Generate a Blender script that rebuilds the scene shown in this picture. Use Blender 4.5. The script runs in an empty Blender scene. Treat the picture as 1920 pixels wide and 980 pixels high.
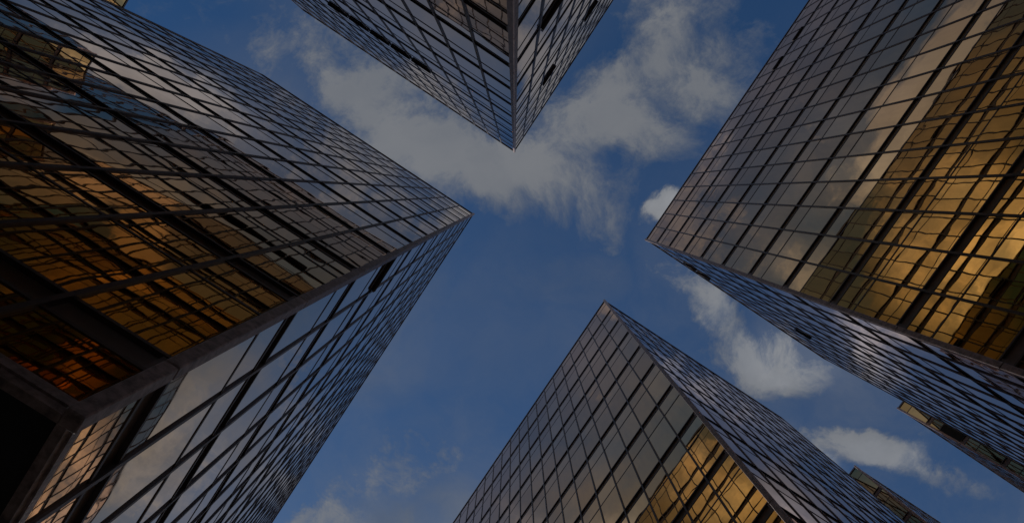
import bpy, bmesh, math, random
from mathutils import Matrix, Vector
random.seed(7)
sc = bpy.context.scene
col = sc.collection
R = math.radians

# ---------------------------------------------------------------- camera
CAM = Vector((0.0, 0.0, 1.6))
RX, RY, RZ = Vector((0.8343, -0.5513, 0.00404)), Vector((0.54888, 0.82992, -0.09981)), Vector((0.05167, 0.08549, 0.995))
cd = bpy.data.cameras.new('camera'); cam = bpy.data.objects.new('camera', cd); col.objects.link(cam)
cam.matrix_world = Matrix(((RX[0], -RY[0], -RZ[0], CAM[0]), (RX[1], -RY[1], -RZ[1], CAM[1]),
                           (RX[2], -RY[2], -RZ[2], CAM[2]), (0, 0, 0, 1)))
cd.lens = 24.0; cd.sensor_width = 36.0; cd.clip_start = 0.05; cd.clip_end = 5000
sc.camera = cam

# ---------------------------------------------------------------- sky and sun
SUN_AZ = Vector((0.0, 1.0)).normalized(); SUN_EL = 42
SKY_STRENGTH = 0.10
EXPOSURE = -1.0
w = bpy.data.worlds.new('World'); sc.world = w; w.use_nodes = True
nt = w.node_tree; nt.nodes.clear(); L = nt.links

def node(t, **k):
    n = nt.nodes.new(t)
    for a, b in k.items(): setattr(n, a, b)
    return n
def setin(n, i, v):
    if isinstance(v, bpy.types.NodeSocket): L.new(v, n.inputs[i])
    else: n.inputs[i].default_value = v
def mth(op, a, b=None, c=None, clamp=False):
    n = node('ShaderNodeMath', operation=op, use_clamp=clamp)
    setin(n, 0, a)
    if b is not None: setin(n, 1, b)
    if c is not None: setin(n, 2, c)
    return n.outputs[0]
def vmth(op, a, b=None):
    n = node('ShaderNodeVectorMath', operation=op)
    setin(n, 0, a)
    if b is not None: setin(n, 1, b)
    return n.outputs['Value'] if op in ('LENGTH', 'DISTANCE') else n.outputs[0]
def noise(vec, scale, detail=6, rough=0.55, dist=0.0):
    n = node('ShaderNodeTexNoise'); n.noise_dimensions = '3D'
    L.new(vec, n.inputs['Vector']); n.inputs['Scale'].default_value = scale
    n.inputs['Detail'].default_value = detail; n.inputs['Roughness'].default_value = rough
    n.inputs['Distortion'].default_value = dist
    return n.outputs
def smooth(x, a, b):
    n = node('ShaderNodeMapRange', interpolation_type='SMOOTHSTEP')
    setin(n, 'Value', x); n.inputs['From Min'].default_value = a; n.inputs['From Max'].default_value = b
    return n.outputs[0]

sky = node('ShaderNodeTexSky', sky_type='NISHITA')
sky.sun_disc = False; sky.sun_elevation = R(SUN_EL)
sky.sun_rotation = math.atan2(SUN_AZ.x, SUN_AZ.y)
sky.air_density = 1.0; sky.dust_density = 0.1; sky.ozone_density = 4.0

tc = node('ShaderNodeTexCoord')
sep = node('ShaderNodeSeparateXYZ'); L.new(tc.outputs['Generated'], sep.inputs[0])
zz = mth('MAXIMUM', sep.outputs[2], 0.04)
comb = node('ShaderNodeCombineXYZ')
L.new(mth('DIVIDE', sep.outputs[0], zz), comb.inputs[0]); L.new(mth('DIVIDE', sep.outputs[1], zz), comb.inputs[1])
q = comb.outputs[0]                      # position on a flat cloud deck one unit up
# ragged outlines: push the deck coordinates about with noise before measuring the cloud banks
def scaled(v, f):
    n = node('ShaderNodeVectorMath', operation='SCALE'); L.new(v, n.inputs[0]); n.inputs['Scale'].default_value = f
    return n.outputs[0]
q1 = vmth('ADD', q, scaled(vmth('SUBTRACT', noise(q, 3.6, 3, 0.5)['Color'], (0.5, 0.5, 0.5)), 0.15))
qw = vmth('ADD', q1, scaled(vmth('SUBTRACT', noise(q1, 13.0, 6, 0.65)['Color'], (0.5, 0.5, 0.5)), 0.055))
# cloud banks on the deck: x, y, half length, half width, heading in degrees, weight
BANKS = [
    (-0.417, 0.011, 0.094, 0.055, -8.5, 0.35),
    (-0.382, -0.048, 0.07, 0.047, -33.5, 0.35),
    (-0.298, -0.014, 0.102, 0.062, 16.5, 0.5),
    (-0.192, -0.003, 0.133, 0.086, 6.5, 0.9),
    (-0.101, 0.01, 0.164, 0.078, -28.5, 1.05),
    (0.0, -0.02, 0.133, 0.07, -23.5, 0.85),
    (0.044, -0.163, 0.148, 0.07, -13.5, 0.8),
    (0.134, -0.182, 0.078, 0.047, -13.5, 1.0),
    (0.031, -0.086, 0.109, 0.07, 26.5, 0.7),
    (-0.021, 0.031, 0.07, 0.039, 26.5, 0.5),
    (0.138, -0.074, 0.062, 0.055, 36.5, 0.6),
    (0.082, -0.336, 0.156, 0.094, 26.5, 0.85),
    (0.011, -0.306, 0.094, 0.047, -33.5, 0.5),
    (0.157, -0.269, 0.07, 0.047, 6.5, 0.85),
    (0.175, -0.388, 0.039, 0.031, -33.5, 0.5),
    (0.203, -0.105, 0.031, 0.022, -33.5, 1.6),
    (0.292, -0.035, 0.07, 0.035, 11.5, 0.85),
    (0.38, -0.007, 0.078, 0.055, 26.5, 0.9),
    (0.499, -0.018, 0.102, 0.047, -28.5, 1.3),
    (0.48, 0.024, 0.078, 0.047, -23.5, 0.6),
    (0.613, 0.045, 0.086, 0.039, -18.5, 1.3),
    (0.688, 0.025, 0.102, 0.043, -8.5, 1.2),
    (0.806, 0.007, 0.094, 0.027, -18.5, 0.75),
    (0.722, -0.038, 0.062, 0.023, -13.5, 0.45),
    (0.017, 0.581, 0.102, 0.043, -33.5, 1.3),
    (0.083, 0.456, 0.125, 0.055, -53.5, 0.95),
    (-0.418, -0.505, 0.156, 0.078, 268.5, 2.2),  # banks from here on are added, mostly unseen, for the glass to mirror
    (-0.424, -0.383, 0.125, 0.062, 268.5, 1.6),
    (-0.241, -0.216, 0.312, 0.156, 268.5, 0.4),
    (-0.475, -0.184, 0.172, 0.125, 268.5, 0.5),
    (-0.208, 0.264, 0.297, 0.219, 213.5, 0.45),
    (-0.567, -0.163, 0.18, 0.055, 3.5, 1.1),
    (-0.218, -0.115, 0.203, 0.07, 3.5, 0.8),
    (0.22, 0.647, 0.203, 0.148, 273.5, 1.1),
    (0.057, -0.217, 0.109, 0.062, 273.5, 1.0),
    (-0.358, 0.037, 0.117, 0.047, 3.5, 0.5),
    (-0.694, -0.049, 0.094, 0.047, 178.5, 1.4),
]
def bank_mask(bank, soft):
    bx_, by_, ra, rb, hd, wt = bank
    mp = node('ShaderNodeMapping', vector_type='TEXTURE')
    L.new(qw, mp.inputs['Vector'])
    mp.inputs['Location'].default_value = (bx_, by_, 0); mp.inputs['Rotation'].default_value = (0, 0, R(hd))
    mp.inputs['Scale'].default_value = (ra, rb, 1)
    return mth('MULTIPLY', smooth(vmth('LENGTH', mp.outputs[0]), 1.25, soft), wt)
dens = None
for bank in BANKS:
    b = bank_mask(bank, 0.25)
    dens = b if dens is None else mth('ADD', dens, b)
# brightened cloud, mostly added out of sight to lift the glass reflections (weight = extra brightness)
FILL_CLOUDS = [
    (0.659, -0.316, 0.227, 0.141, 1.5, 2.8),
    (0.518, 0.188, 0.125, 0.094, 6.5, 2.0),
    (-0.558, 0.395, 0.172, 0.086, -8.5, 4.5),
    (-0.34, 0.747, 0.102, 0.133, -3.5, 2.2),
    (-0.195, -0.206, 0.07, 0.039, -33.5, 0.7),
    (0.494, -0.024, 0.109, 0.039, -23.5, 0.35),
    (0.337, -0.027, 0.086, 0.031, 16.5, 0.25),
    (0.672, 0.03, 0.109, 0.031, -13.5, 0.25),
    (0.205, -0.106, 0.028, 0.02, -33.5, 0.4),
    (0.393, -0.097, 0.18, 0.039, 0.5, 0.9),
    (0.583, 0.099, 0.117, 0.027, 4.5, 0.8),
    (0.804, -0.345, 0.156, 0.156, -33.5, 2.6),
    (-0.346, 0.401, 0.094, 0.031, -11.5, 0.7),
    (-0.535, -0.142, 0.211, 0.047, 3.5, 0.5),
    (0.199, 0.633, 0.172, 0.125, 273.5, 0.25),
    (-0.39, -0.351, 0.18, 0.086, 253.5, 0.5),
]
boost = None
for bank in FILL_CLOUDS:
    b = bank_mask(bank, 0.35)
    boost = b if boost is None else mth('ADD', boost, b)
dens = mth('ADD', dens, mth('MULTIPLY', smooth(boost, 0.0, 1.2), 1.1))
# general cloud further down the sky
far = smooth(vmth('LENGTH', q), 0.82, 1.15)
fn = noise(q, 1.3, 7, 0.6)[0]
dens = mth('ADD', dens, mth('MULTIPLY', far, mth('ADD', smooth(fn, 0.35, 0.6), 0.45)))
fine = noise(qw, 9.0, 12, 0.66)[0]
fluff = noise(q1, 26.0, 10, 0.7)[0]
tex = mth('ADD', mth('MULTIPLY', mth('SUBTRACT', fine, 0.5), 2.3), mth('MULTIPLY', mth('SUBTRACT', fluff, 0.5), 2.1))
dens = mth('ADD', dens, tex)
alpha = mth('MULTIPLY', smooth(dens, 0.0, 1.7), 0.84)
# thin high veil, stronger on the sun's side of the sky
dot = node('ShaderNodeVectorMath', operation='DOT_PRODUCT'); L.new(q, dot.inputs[0]); dot.inputs[1].default_value = (0.8, 0.6, 0)
side = smooth(dot.outputs['Value'], -0.25, 0.5)
veil = mth('MULTIPLY', mth('ADD', smooth(noise(qw, 3.0, 8, 0.65)[0], 0.35, 0.75), 0.35), mth('MULTIPLY', side, 0.32))
alpha = mth('MAXIMUM', alpha, veil)
# smooth cloud sheets, mostly added out of sight to grey the reflections (weight = opacity)
FILL_SHEETS = [
    (0.576, -0.437, 0.219, 0.211, 1.5, 0.8),
    (0.51, 0.234, 0.156, 0.129, 6.5, 0.85),
    (0.608, -0.215, 0.156, 0.102, 1.5, 0.85),
    (0.745, -0.23, 0.125, 0.047, 1.5, 0.8),
    (-0.477, 0.379, 0.328, 0.203, -5.5, 0.7),
    (-0.23, 0.268, 0.328, 0.258, 213.5, 0.45),
    (-0.277, -0.258, 0.328, 0.258, 268.5, 0.45),
    (0.199, 0.633, 0.258, 0.203, 273.5, 0.75),
    (-0.546, -0.168, 0.25, 0.086, 3.5, 0.6),
    (-0.754, -0.049, 0.18, 0.086, 178.5, 0.8),
    (-0.728, 0.079, 0.094, 0.062, 178.5, 0.6),
    (0.118, 0.186, 0.203, 0.258, -33.5, 0.2),
    (0.131, 0.062, 0.117, 0.07, -33.5, 0.28),
]
fill_a = None
for bank in FILL_SHEETS:
    b = bank_mask(bank, 0.45)
    fill_a = b if fill_a is None else mth('MAXIMUM', fill_a, b)
mott = mth('ADD', mth('MULTIPLY', smooth(noise(qw, 5.0, 8, 0.6)[0], 0.3, 0.7), 0.75), 0.6)
alpha = mth('MAXIMUM', alpha, mth('MULTIPLY', fill_a, mott, clamp=True))
# thick parts shade from grey to white; unseen low cloud is brightened to lift the reflections
shade = smooth(noise(qw, 6.0, 6, 0.55)[0], 0.3, 0.7)
core = smooth(dens, 0.6, 1.7)
val = mth('ADD', mth('MULTIPLY', shade, 0.35), mth('MULTIPLY', core, 0.55))
cr = node('ShaderNodeMix', data_type='RGBA')
L.new(val, cr.inputs[0])
CLOUD_LO, CLOUD_HI = (2.1, 2.4, 2.9, 1), (4.4, 4.45, 4.5, 1)
cr.inputs[6].default_value = CLOUD_LO; cr.inputs[7].default_value = CLOUD_HI
lowb = mth('ADD', mth('ADD', mth('MULTIPLY', smooth(vmth('LENGTH', q), 0.85, 1.5), 2.6), 1.0), mth('MULTIPLY', boost, mth('ADD', mth('MULTIPLY', smooth(noise(qw, 8.0, 6, 0.6)[0], 0.3, 0.7), 0.9), 0.4)))
crs = node('ShaderNodeVectorMath', operation='SCALE'); L.new(cr.outputs[2], crs.inputs[0]); L.new(lowb, crs.inputs['Scale'])
tint = node('ShaderNodeVectorMath', operation='MULTIPLY'); L.new(sky.outputs[0], tint.inputs[0]); tint.inputs[1].default_value = (0.56, 0.94, 1.19)
mx = node('ShaderNodeMix', data_type='RGBA')
L.new(alpha, mx.inputs[0]); L.new(tint.outputs[0], mx.inputs[6]); L.new(crs.outputs[0], mx.inputs[7])
bg = node('ShaderNodeBackground'); L.new(mx.outputs[2], bg.inputs[0]); bg.inputs[1].default_value = SKY_STRENGTH
wo = node('ShaderNodeOutputWorld'); L.new(bg.outputs[0], wo.inputs[0])
w.cycles.sampling_method = 'MANUAL'; w.cycles.sample_map_resolution = 512

sd = bpy.data.lights.new('sun', 'SUN'); sun = bpy.data.objects.new('sun', sd); col.objects.link(sun)
sd.energy = 2.6; sd.angle = R(0.5); sd.color = (1.0, 0.94, 0.86)
to_sun = Vector((SUN_AZ.x * math.cos(R(SUN_EL)), SUN_AZ.y * math.cos(R(SUN_EL)), math.sin(R(SUN_EL))))
sun.rotation_euler = to_sun.to_track_quat('Z', 'Y').to_euler()
sun.location = (30, 25, 90)

vs = sc.view_settings
vs.view_transform = 'Standard'; vs.look = 'None'; vs.gamma = 1.0; vs.use_curve_mapping = False
vs.exposure = EXPOSURE
cy = sc.cycles
cy.max_bounces = 16; cy.glossy_bounces = 14; cy.diffuse_bounces = 3
cy.caustics_reflective = True; cy.blur_glossy = 0.4; cy.sample_clamp_indirect = 6

# ---------------------------------------------------------------- materials
def material(name, base, metallic=0.0, rough=0.5, var=0.0, vscale=3.0, bump=0.0, bscale=20.0, tint2=None):
    m = bpy.data.materials.new(name); m.use_nodes = True
    t = m.node_tree; b = t.nodes['Principled BSDF']
    b.inputs['Metallic'].default_value = metallic; b.inputs['Roughness'].default_value = rough
    b.inputs['Base Color'].default_value = (*base, 1)
    g = t.nodes.new('ShaderNodeNewGeometry')
    if var or tint2:
        n = t.nodes.new('ShaderNodeTexNoise'); n.inputs['Scale'].default_value = vscale; n.inputs['Detail'].default_value = 7
        n.inputs['Roughness'].default_value = 0.65
        t.links.new(g.outputs['Position'], n.inputs['Vector'])
        mr = t.nodes.new('ShaderNodeMapRange'); mr.inputs[1].default_value = 0.32; mr.inputs[2].default_value = 0.68
        t.links.new(n.outputs[0], mr.inputs[0])
        x = t.nodes.new('ShaderNodeMix'); x.data_type = 'RGBA'
        t.links.new(mr.outputs[0], x.inputs[0])
        x.inputs[6].default_value = (*[c * (1 - var) for c in base], 1)
        x.inputs[7].default_value = (*(tint2 or [c * (1 + var) for c in base]), 1)
        t.links.new(x.outputs[2], b.inputs['Base Color'])
    if bump:
        n2 = t.nodes.new('ShaderNodeTexNoise'); n2.inputs['Scale'].default_value = bscale; n2.inputs['Detail'].default_value = 4
        t.links.new(g.outputs['Position'], n2.inputs['Vector'])
        bp = t.nodes.new('ShaderNodeBump'); bp.inputs['Distance'].default_value = bump; bp.inputs['Strength'].default_value = 1
        t.links.new(n2.outputs[0], bp.inputs['Height']); t.links.new(bp.outputs[0], b.inputs['Normal'])
    return m

M_FRAME = material('bronze_anodised_metal', (0.06, 0.041, 0.038), 0.25, 0.42, 0.35, 5.0, 0.002, 30)
M_POST = material('weathered_bronze_post', (0.25, 0.178, 0.165), 0.35, 0.45, 0.55, 9.0, 0.004, 40)
M_PANEL = material('bronze_spandrel_metal', (0.12, 0.088, 0.082), 0.25, 0.5, 0.25, 2.0)
M_SOFFIT = material('dark_soffit_metal', (0.012, 0.012, 0.012), 0.0, 0.7, 0.4, 3.0)
M_ROOF = material('roof_gravel', (0.25, 0.24, 0.22), 0.0, 0.9, 0.3, 8.0)
M_CORE = material('dark_cavity', (0.01, 0.01, 0.01), 0.0, 0.9)
M_GROUND = material('plaza_ground', (0.16, 0.155, 0.15), 0.0, 0.8, 0.25, 0.7)
M_ROAD = material('asphalt', (0.05, 0.05, 0.052), 0.0, 0.85, 0.3, 2.0)
M_STONE = material('lobby_granite', (0.06, 0.055, 0.05), 0.0, 0.35, 0.4, 6.0)

# two glass tints: a yellower one on the pair of towers to the left, a browner one on the pair to the right
def glass_material(name, GOLD, edge):
    m = bpy.data.materials.new(name); m.use_nodes = True
    t = m.node_tree; b = t.nodes['Principled BSDF']; lk = t.links.new
    b.inputs['Metallic'].default_value = 1.0
    b.inputs['Specular Tint'].default_value = (*edge, 1)
    g = t.nodes.new('ShaderNodeNewGeometry')
    # each pane leaves the coater a little different
    at = t.nodes.new('ShaderNodeAttribute'); at.attribute_name = 'pane'; at.attribute_type = 'GEOMETRY'
    x = t.nodes.new('ShaderNodeMix'); x.data_type = 'RGBA'
    lk(at.outputs['Fac'], x.inputs[0])
    x.inputs[6].default_value = (GOLD[0] * 0.86, GOLD[1] * 0.83, GOLD[2] * 0.80, 1)
    x.inputs[7].default_value = (GOLD[0] * 1.08, GOLD[1] * 1.1, GOLD[2] * 1.2, 1)
    # thin dirt film, streaked downwards by rain
    mp = t.nodes.new('ShaderNodeMapping'); mp.inputs['Scale'].default_value = (2.2, 2.2, 0.35)
    lk(g.outputs['Position'], mp.inputs['Vector'])
    dn = t.nodes.new('ShaderNodeTexNoise'); dn.inputs['Scale'].default_value = 1.6; dn.inputs['Detail'].default_value = 8
    dn.inputs['Roughness'].default_value = 0.7
    lk(mp.outputs[0], dn.inputs['Vector'])
    mr = t.nodes.new('ShaderNodeMapRange'); mr.inputs[1].default_value = 0.4; mr.inputs[2].default_value = 0.75
    mr.inputs[3].default_value = 0.0; mr.inputs[4].default_value = 0.03
    lk(dn.outputs[0], mr.inputs[0]); lk(mr.outputs[0], b.inputs['Roughness'])
    y = t.nodes.new('ShaderNodeMix'); y.data_type = 'RGBA'; y.blend_type = 'MULTIPLY'
    mr2 = t.nodes.new('ShaderNodeMapRange'); mr2.inputs[1].default_value = 0.35; mr2.inputs[2].default_value = 0.75
    mr2.inputs[3].default_value = 0.0; mr2.inputs[4].default_value = 0.35
    lk(dn.outputs[0], mr2.inputs[0]); lk(mr2.outputs[0], y.inputs[0])
    lk(x.outputs[2], y.inputs[6]); y.inputs[7].default_value = (0.62, 0.6, 0.66, 1)
    lk(y.outputs[2], b.inputs['Base Color'])
    # slight waviness of heat-treated glass, different in every pane
    off = t.nodes.new('ShaderNodeVectorMath'); off.operation = 'SCALE'; off.inputs['Scale'].default_value = 1.0
    cx = t.nodes.new('ShaderNodeCombineXYZ')
    mu = t.nodes.new('ShaderNodeMath'); mu.operation = 'MULTIPLY'; mu.inputs[1].default_value = 37.0
    lk(at.outputs['Fac'], mu.inputs[0]); lk(mu.outputs[0], cx.inputs[0]); lk(mu.outputs[0], cx.inputs[1])
    ad = t.nodes.new('ShaderNodeVectorMath'); ad.operation = 'ADD'
    lk(g.outputs['Position'], ad.inputs[0]); lk(cx.outputs[0], ad.inputs[1])
    n1 = t.nodes.new('ShaderNodeTexNoise'); n1.inputs['Scale'].default_value = 0.95; n1.inputs['Detail'].default_value = 1.2
    lk(ad.outputs[0], n1.inputs['Vector'])
    bp = t.nodes.new('ShaderNodeBump'); bp.inputs['Distance'].default_value = 0.0023; bp.inputs['Strength'].default_value = 1.0
    lk(n1.outputs[0], bp.inputs['Height']); lk(bp.outputs[0], b.inputs['Normal'])
    return m
GLASS_YELLOW = glass_material('yellow_gold_mirror_glass', (0.86, 0.605, 0.25), (0.98, 0.925, 1.0))
GLASS_BRONZE = glass_material('bronze_gold_mirror_glass', (0.84, 0.55, 0.22), (0.98, 0.89, 1.0))
M_LOUVRE = material('dark_louvre', (0.03, 0.032, 0.036), 0.2, 0.5)

# ---------------------------------------------------------------- mesh helper
class MB:
    def __init__(s): s.v, s.f, s.a = [], [], []
    def quad(s, p, a=0.5):
        i = len(s.v); s.v += [tuple(x) for x in p]; s.f.append((i, i + 1, i + 2, i + 3)); s.a.append(a)
    def face(s, p, a=0.5):
        i = len(s.v); s.v += [tuple(x) for x in p]; s.f.append(tuple(range(i, i + len(p)))); s.a.append(a)
    def hexa(s, c, a=0.5):          # c: 8 corners, bottom ring then top ring
        i = len(s.v); s.v += [tuple(x) for x in c]
        for f in ((3, 2, 1, 0), (4, 5, 6, 7), (0, 1, 5, 4), (1, 2, 6, 5), (2, 3, 7, 6), (3, 0, 4, 7)):
            s.f.append(tuple(i + k for k in f)); s.a.append(a)
    def build(s, name, mat, parent=None, kind=None, fix=False, bevel=0):
        me = bpy.data.meshes.new(name); me.from_pydata(s.v, [], s.f)
        at = me.attributes.new('pane', 'FLOAT', 'FACE')
        at.data.foreach_set('value', s.a)
        if fix or bevel:
            bm = bmesh.new(); bm.from_mesh(me)
            bmesh.ops.recalc_face_normals(bm, faces=bm.faces)
            if bevel: bmesh.ops.bevel(bm, geom=list(bm.edges), offset=bevel, segments=1, affect='EDGES')
            bm.to_mesh(me); bm.free()
        me.materials.append(mat); me.update()
        o = bpy.data.objects.new(name, me); col.objects.link(o)
        if parent is not None: o.parent = parent
        if kind: o['kind'] = kind
        return o

class Face:
    """a vertical facade plane: start point, direction along, outward normal (tower's own coordinates)"""
    def __init__(s, p, q, n, count, name):
        s.p = Vector((p[0], p[1], 0)); d = Vector((q[0] - p[0], q[1] - p[1], 0))
        s.len = d.length; s.d = d.normalized()
        nn = Vector((s.d.y, -s.d.x, 0)); s.n = nn if nn.dot(Vector((n[0], n[1], 0))) > 0 else -nn
        s.count = count; s.name = name
    def pt(s, a, z, o=0.0):
        r = s.p + s.d * a + s.n * o; return Vector((r.x, r.y, z))
    def box(s, mb, a0, a1, z0, z1, o0, o1, v=0.5):
        mb.hexa([s.pt(a0, z0, o0), s.pt(a1, z0, o0), s.pt(a1, z0, o1), s.pt(a0, z0, o1),
                 s.pt(a0, z1, o0), s.pt(a1, z1, o0), s.pt(a1, z1, o1), s.pt(a0, z1, o1)], v)

def screen(P):                      # world point -> photo pixel (1920 wide), only used to rank windows by size
    d = P - CAM; z = d.dot(RZ)
    if z <= 0.05: return None
    return 960 + 1280 * d.dot(RX) / z, 490 + 1280 * d.dot(RY) / z

# ---------------------------------------------------------------- towers
F = 3.9                              # storey height
TOP = CAM.z + 13.58 * F
BAND = [CAM.z + (k + 0.585) * F for k in range(1, 13)]      # centre heights of the spandrel bands
BASE = CAM.z + 1.245 * F             # underside of the glazed tower
HB = 0.23                           # half height of a band
TR = 0.345 * F                       # transom below the next band

def tower(name, label, corner, sx, sy, a1, n1, a2, n2, rec, nr, a3, n3, lb, nb, vents, louvre=None, M_GLASS=GLASS_YELLOW):
    root = bpy.data.objects.new(name, None); col.objects.link(root)
    root.location = (corner[0], corner[1], 0)
    root['label'] = label; root['category'] = 'skyscraper'; root['group'] = 'gold glass office towers around the crossing'
    O = Vector((corner[0], corner[1], 0))
    P = lambda a, b: (sx * a, sy * b)
    back = lb
    faces = {
        'end': Face(P(0, 0), P(0, lb), (-sx, 0), nb, 'end'),
        'main': Face(P(0, 0), P(a1, 0), (0, -sy), n1, 'main'),
        'kink': Face(P(a1, 0), P(a2, rec), (0, -sy), n2, 'kink'),
        'step': Face(P(a2, rec), P(a2, 0), (-sx, 0), nr, 'step'),
        'wing': Face(P(a2, 0), P(a3, 0), (0, -sy), n3, 'wing')}
    outline = [P(0, 0), P(a1, 0), P(a2, rec), P(a2, 0), P(a3, 0), P(a3, back), P(0, back)]
    # inner body just behind the glass, so gaps in the bands close on something
    def inset(pts, t):
        ins = []
        c = [(t, t), (a1 - t * 0.05, t), (a2 + t, rec + t), (a2 + t, t), (a3 - t, t), (a3 - t, back - t), (t, back - t)]
        return [P(*k) for k in c]
    inn = inset(outline, 0.16)
    mb = MB(); n = len(inn)
    for i in range(n):
        a, b = inn[i], inn[(i + 1) % n]
        mb.quad([(a[0], a[1], BASE + 0.05), (b[0], b[1], BASE + 0.05), (b[0], b[1], TOP - 0.15), (a[0], a[1], TOP - 0.15)])
    mb.build('floor_structure', M_CORE, root)
    mb = MB(); mb.face([(x, y, TOP - 0.12) for x, y in outline])
    mb.build('roof', M_ROOF, root)
    # rear walls
    for (u0, u1) in ((P(a3, 0), P(a3, back)), (P(0, back), P(a3, back))):
        nrm = (sx, 0) if u0[0] == u1[0] else (0, sy)
        fc = Face(u0, u1, nrm, 1, 'rear'); mb = MB()
        fc.box(mb, 0.2, fc.len - 0.2, BASE, TOP, -0.1, 0.0)
        mb.build('rear_wall', M_PANEL, root)
    # soffit with an inset tray, and the recessed ground floor under it
    mb = MB()
    mb.face([(x, y, BASE - 0.02) for x, y in outline])
    sof = mb.build('soffit', M_SOFFIT, root)
    tr = MB()
    x0, x1, y0, y1 = 0.75, a1 - 1.0, 0.75, back - 1
    def slab(m, xa, xb, ya, yb, z0, z1):
        c = [P(xa, ya), P(xb, ya), P(xb, yb), P(xa, yb)]
        m.hexa([(x, y, z0) for x, y in c] + [(x, y, z1) for x, y in c])
    slab(tr, x0, x1, y0, y0 + 0.12, BASE - 0.14, BASE - 0.025); slab(tr, x0, x0 + 0.12, y0 + 0.12, y1, BASE - 0.14, BASE - 0.025)
    slab(tr, x0, x1, y1, y1 + 0.12, BASE - 0.14, BASE - 0.025); slab(tr, x1, x1 + 0.12, y0, y1 + 0.12, BASE - 0.14, BASE - 0.025)
    tr.build('trim', M_PANEL, sof, fix=True)
    mb = MB(); slab(mb, 3.5, a3 - 2, 3.5, back - 2, 0.02, BASE - 0.03)
    mb.build('lobby_wall', M_STONE, root, fix=True)
    for i in range(3):
        for (xa, ya) in ((1.3 + 6 * i, 1.3), (1.3, 1.3 + 6 * i)):
            if i == 0 and (xa, ya) != (1.3, 1.3): continue
            m2 = MB(); slab(m2, xa, xa + 0.7, ya, ya + 0.7, 0.02, BASE - 0.15)
            m2.build('column', M_STONE, root, fix=True, bevel=0.02)
            if i == 0: break
    # edge beam along the bottom and coping along the top, one per facade
    rows = []                        # (z0, transom, z1) glass rows from bottom to top
    zb = [BASE - 0.2 + 0.0] + BAND
    rows.append((BASE + 0.11, None, BAND[0] - HB))
    for k in range(len(BAND) - 1):
        rows.append((BAND[k] + HB, BAND[k + 1] - TR, BAND[k + 1] - HB))
    rows.append((BAND[-1] + HB, TOP - TR + 0.12, TOP - 0.16))
    wins = []
    for key, fc in faces.items():
        Ln = fc.len; e0, e1 = 0.0, Ln
        mb = MB(); fc.box(mb, e0, e1, BASE, BASE + 0.11, -0.1, 0.05); fc.box(mb, e0, e1, BASE - 0.1, BASE - 0.004, -0.05, 0.03)
        mb.build('bottom_beam', M_POST, root)
        mb = MB(); fc.box(mb, e0, e1, TOP - 0.16, TOP, -0.12, 0.05)
        mb.build('coping', M_FRAME, root)
        for z in BAND:
            mb = MB(); fc.box(mb, e0, e1, z - HB + 0.004, z + HB - 0.004, -0.15, -0.045)
            sp = mb.build('spandrel', M_PANEL, root)
            mb = MB()
            fc.box(mb, e0, e1, z - HB - 0.025, z - HB + 0.03, -0.10, 0.016)
            fc.box(mb, e0, e1, z + HB - 0.03, z + HB + 0.025, -0.10, 0.016)
            mb.build('frame', M_FRAME, sp)
        pw = Ln / fc.count
        for i in range(fc.count + 1):
            if i == 0 and key in ('end', 'main', 'wing'): continue
            if i == fc.count and key == 'step': continue
            if i == 0 and key in ('kink', 'step'): continue
            mb = MB(); hw = 0.033
            a = i * pw
            fc.box(mb, a - hw, a + hw, BASE + 0.112, TOP - 0.162, -0.06, 0.034)
            mb.build('mullion', M_FRAME, root)
        for i in range(fc.count):
            a0, a1_ = i * pw + 0.03, (i + 1) * pw - 0.03
            for r, (z0, zt, z1) in enumerate(rows):
                # apparent size in the picture
                g = 0; ar = 0
                cam_side = (CAM - (O + fc.pt(a0, z0))).dot(fc.n)
                if cam_side > 0:
                    pts = [screen(O + fc.pt(a, z)) for a, z in ((a0, z0), (a1_, z0), (a1_, z1), (a0, z1))]
                    if all(pts):
                        ar = abs(sum(pts[j][0] * pts[(j + 1) % 4][1] - pts[(j + 1) % 4][0] * pts[j][1] for j in range(4))) / 2
                        for fa in (0.05, 0.35, 0.65, 0.95):
                            for fb in (0.05, 0.35, 0.65, 0.95):
                                s_ = screen(O + fc.pt(a0 + (a1_ - a0) * fa, z0 + (z1 - z0) * fb))
                                if 0 <= s_[0] <= 1920 and 0 <= s_[1] <= 980: g += 1
                        ar *= g / 16
                wins.append((ar, fc, a0, a1_, z0, zt, z1, key, i, r))
    wins.sort(key=lambda t: -t[0])
    restg, restt = MB(), MB()
    def panes(mb, fc, a0, a1_, z0, z1):
        tx, ty = random.gauss(0, 0.0016), random.gauss(0, 0.0016)
        c = (z0 + z1) / 2; m = (a0 + a1_) / 2
        o = lambda a, z: 0.004 + (a - m) * tx + (z - c) * ty
        p = [fc.pt(a, z, o(a, z)) for a, z in ((a0, z0), (a1_, z0), (a1_, z1), (a0, z1))]
        nq = (p[1] - p[0]).cross(p[2] - p[0])
        if nq.dot(fc.n) < 0: p.reverse()
        mb.quad(p, random.random())
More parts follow.
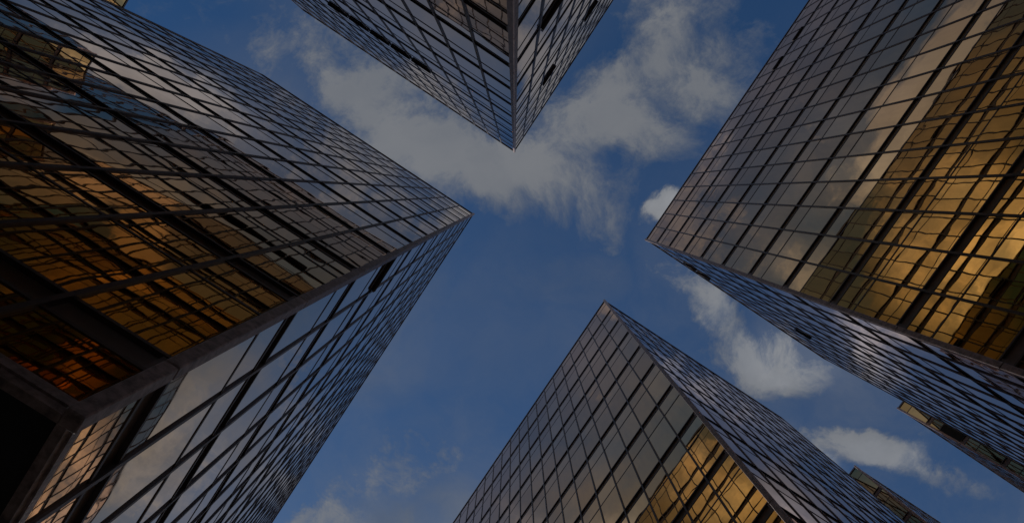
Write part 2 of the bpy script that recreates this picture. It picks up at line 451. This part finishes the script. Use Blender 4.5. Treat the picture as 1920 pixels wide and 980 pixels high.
    for idx, (ar, fc, a0, a1_, z0, zt, z1, key, i, r) in enumerate(wins):
        solo = idx < 100 and ar > 20
        mg, mt = (MB(), MB()) if solo else (restg, restt)
        if louvre and (key, r) in louvre:
            lv = MB(); z = z0 + 0.05
            while z < zt - 0.06:
                lv.hexa([fc.pt(a0, z, -0.03), fc.pt(a1_, z, -0.03), fc.pt(a1_, z - 0.03, 0.03), fc.pt(a0, z - 0.03, 0.03),
                         fc.pt(a0, z + 0.02, -0.03), fc.pt(a1_, z + 0.02, -0.03), fc.pt(a1_, z - 0.01, 0.03), fc.pt(a0, z - 0.01, 0.03)])
                z += 0.085
            lv.build('louvre', M_LOUVRE, root)
            panes(mg, fc, a0, a1_, zt + 0.02, z1)
        elif zt is None: panes(mg, fc, a0, a1_, z0, z1)
        else:
            panes(mg, fc, a0, a1_, z0, zt - 0.02); panes(mg, fc, a0, a1_, zt + 0.02, z1)
        if zt is not None:
            fc.box(mt, a0 + 0.004, a1_ - 0.004, zt - 0.03, zt + 0.03, -0.03, 0.014)
        if solo:
            wo_ = mg.build('window', M_GLASS, root)
            if mt.v: mt.build('transom', M_FRAME, wo_)
    wo_ = restg.build('window', M_GLASS, root, kind='stuff')
    restt.build('transom', M_FRAME, wo_, kind='stuff')
    # corner posts, spliced once per storey
    def post(p, nx, ny, wd):
        core = MB(); mb = MB()
        zs = [BASE] + [b - HB * 0.2 for b in BAND] + [TOP + 0.004]
        def blk(m, e0, e1, z0, z1):
            xs = sorted((p[0] + nx * e0, p[0] + nx * e1)); ys = sorted((p[1] + ny * e0, p[1] + ny * e1))
            m.hexa([(xs[0], ys[0], z0), (xs[1], ys[0], z0), (xs[1], ys[1], z0), (xs[0], ys[1], z0),
                    (xs[0], ys[0], z1), (xs[1], ys[0], z1), (xs[1], ys[1], z1), (xs[0], ys[1], z1)])
        for k in range(len(zs) - 1):
            blk(mb, -0.105, wd, zs[k] + (0.008 if k else -0.115), zs[k + 1] - (0.008 if k < len(zs) - 2 else 0))
        po = mb.build('corner_post', M_POST, root, fix=True, bevel=0.012)
        blk(core, -0.09, wd - 0.01, BASE, TOP - 0.01)
        core.build('core', M_CORE, po)
    post(P(0, 0), sx, sy, 0.048)
    post(P(a2, 0), sx, sy, 0.045)
    # sashes left open: wedge pushed out above a band
    for (key, bi, s0) in vents:
        fc = faces[key]; pw = fc.len / fc.count
        a0, a1_ = s0 * pw + 0.045, (s0 + 1) * pw - 0.045
        z0, z1 = BAND[bi] + HB + 0.02, BAND[bi] + HB + 0.16
        mb = MB()
        for (b0, b1) in ((a0, a0 + 0.05), (a1_ - 0.05, a1_)):
            mb.hexa([fc.pt(b0, z0, 0.05), fc.pt(b1, z0, 0.05), fc.pt(b1, z0, 0.09), fc.pt(b0, z0, 0.09),
                     fc.pt(b0, z1, 0.03), fc.pt(b1, z1, 0.03), fc.pt(b1, z1, 0.09), fc.pt(b0, z1, 0.09)])
        fc.box(mb, a0, a1_, z0 - 0.055, z0, 0.045, 0.095)
        fc.box(mb, a0, a1_, z1, z1 + 0.04, 0.03, 0.10)
        v = mb.build('vent_window', M_FRAME, root)
        g = MB(); g.hexa([fc.pt(a0 + 0.05, z0, 0.06), fc.pt(a1_ - 0.05, z0, 0.06), fc.pt(a1_ - 0.05, z0, 0.075), fc.pt(a0 + 0.05, z0, 0.075),
                 fc.pt(a0 + 0.05, z1, 0.045), fc.pt(a1_ - 0.05, z1, 0.045), fc.pt(a1_ - 0.05, z1, 0.065), fc.pt(a0 + 0.05, z1, 0.065)])
        g.build('pane', M_GLASS, v, fix=True)
        g = MB(); fc.box(g, a0 + 0.02, a1_ - 0.02, z0 + 0.004, z0 + 0.03, 0.0, 0.11)
        g.build('dark_underside', M_CORE, v)  # black slab painting in the dark underside of the open sash
    return root

XA, XC, YB, YA = -1.79, 10.50, -2.63, 3.14
tower('office_tower', 'nearest gold glass tower, its dark soffit and weathered corner post showing at the lower left',
      (XA, YA), -1, 1, 19.07, 16, 30.45, 10, 1.62, 2, 42.0, 10, 36.0, 30, [('end', 3, 0)])
tower('office_tower', 'blue reflecting glass tower pointing straight down from the top with a row of open sashes',
      (XA, YB), -1, -1, 19.0, 16, 30.45, 10, 1.62, 2, 42.0, 10, 36.0, 30,
      [('main', 7, s) for s in (4, 5, 6, 7, 8)] + [('end', 7, 2), ('end', 7, 5), ('end', 3, 1), ('end', 11, 14)])
tower('office_tower', 'broad bronze glass tower at the right with bright clouds mirrored in its large face',
      (XC, YB), 1, -1, 17.0, 14, 24.3, 6, 0.87, 1, 50.0, 22, 40.0, 33,
      [('end', 11, 14), ('end', 11, 12), ('main', 11, 2), ('main', 11, 3), ('main', 9, 7), ('kink', 10, 3)], {('step', 11)}, GLASS_BRONZE)
tower('office_tower', 'bronze glass tower rising from the bottom centre with gold grid reflections in its lower windows',
      (XC, YA), 1, 1, 17.0, 14, 24.3, 6, 0.87, 1, 50.0, 22, 40.0, 33, [], None, GLASS_BRONZE)

# ---------------------------------------------------------------- ground
def sheet(name, x0, x1, y0, y1, z, mat):
    mb = MB(); mb.quad([(x0, y0, z), (x1, y0, z), (x1, y1, z), (x0, y1, z)])
    o = mb.build(name, mat); o['kind'] = 'structure'; return o
sheet('ground', -1500, 1500, -1500, 1500, 0.0, M_GROUND)
sheet('road', 2.2, 7.4, -400, 400, 0.004, M_ROAD)
for x0 in (2.05, 7.4):
    mb = MB(); mb.hexa([(x0, -400, 0), (x0 + 0.15, -400, 0), (x0 + 0.15, 400, 0), (x0, 400, 0),
                        (x0, -400, 0.13), (x0 + 0.15, -400, 0.13), (x0 + 0.15, 400, 0.13), (x0, 400, 0.13)])
    o = mb.build('kerb', M_GROUND); o['kind'] = 'structure'
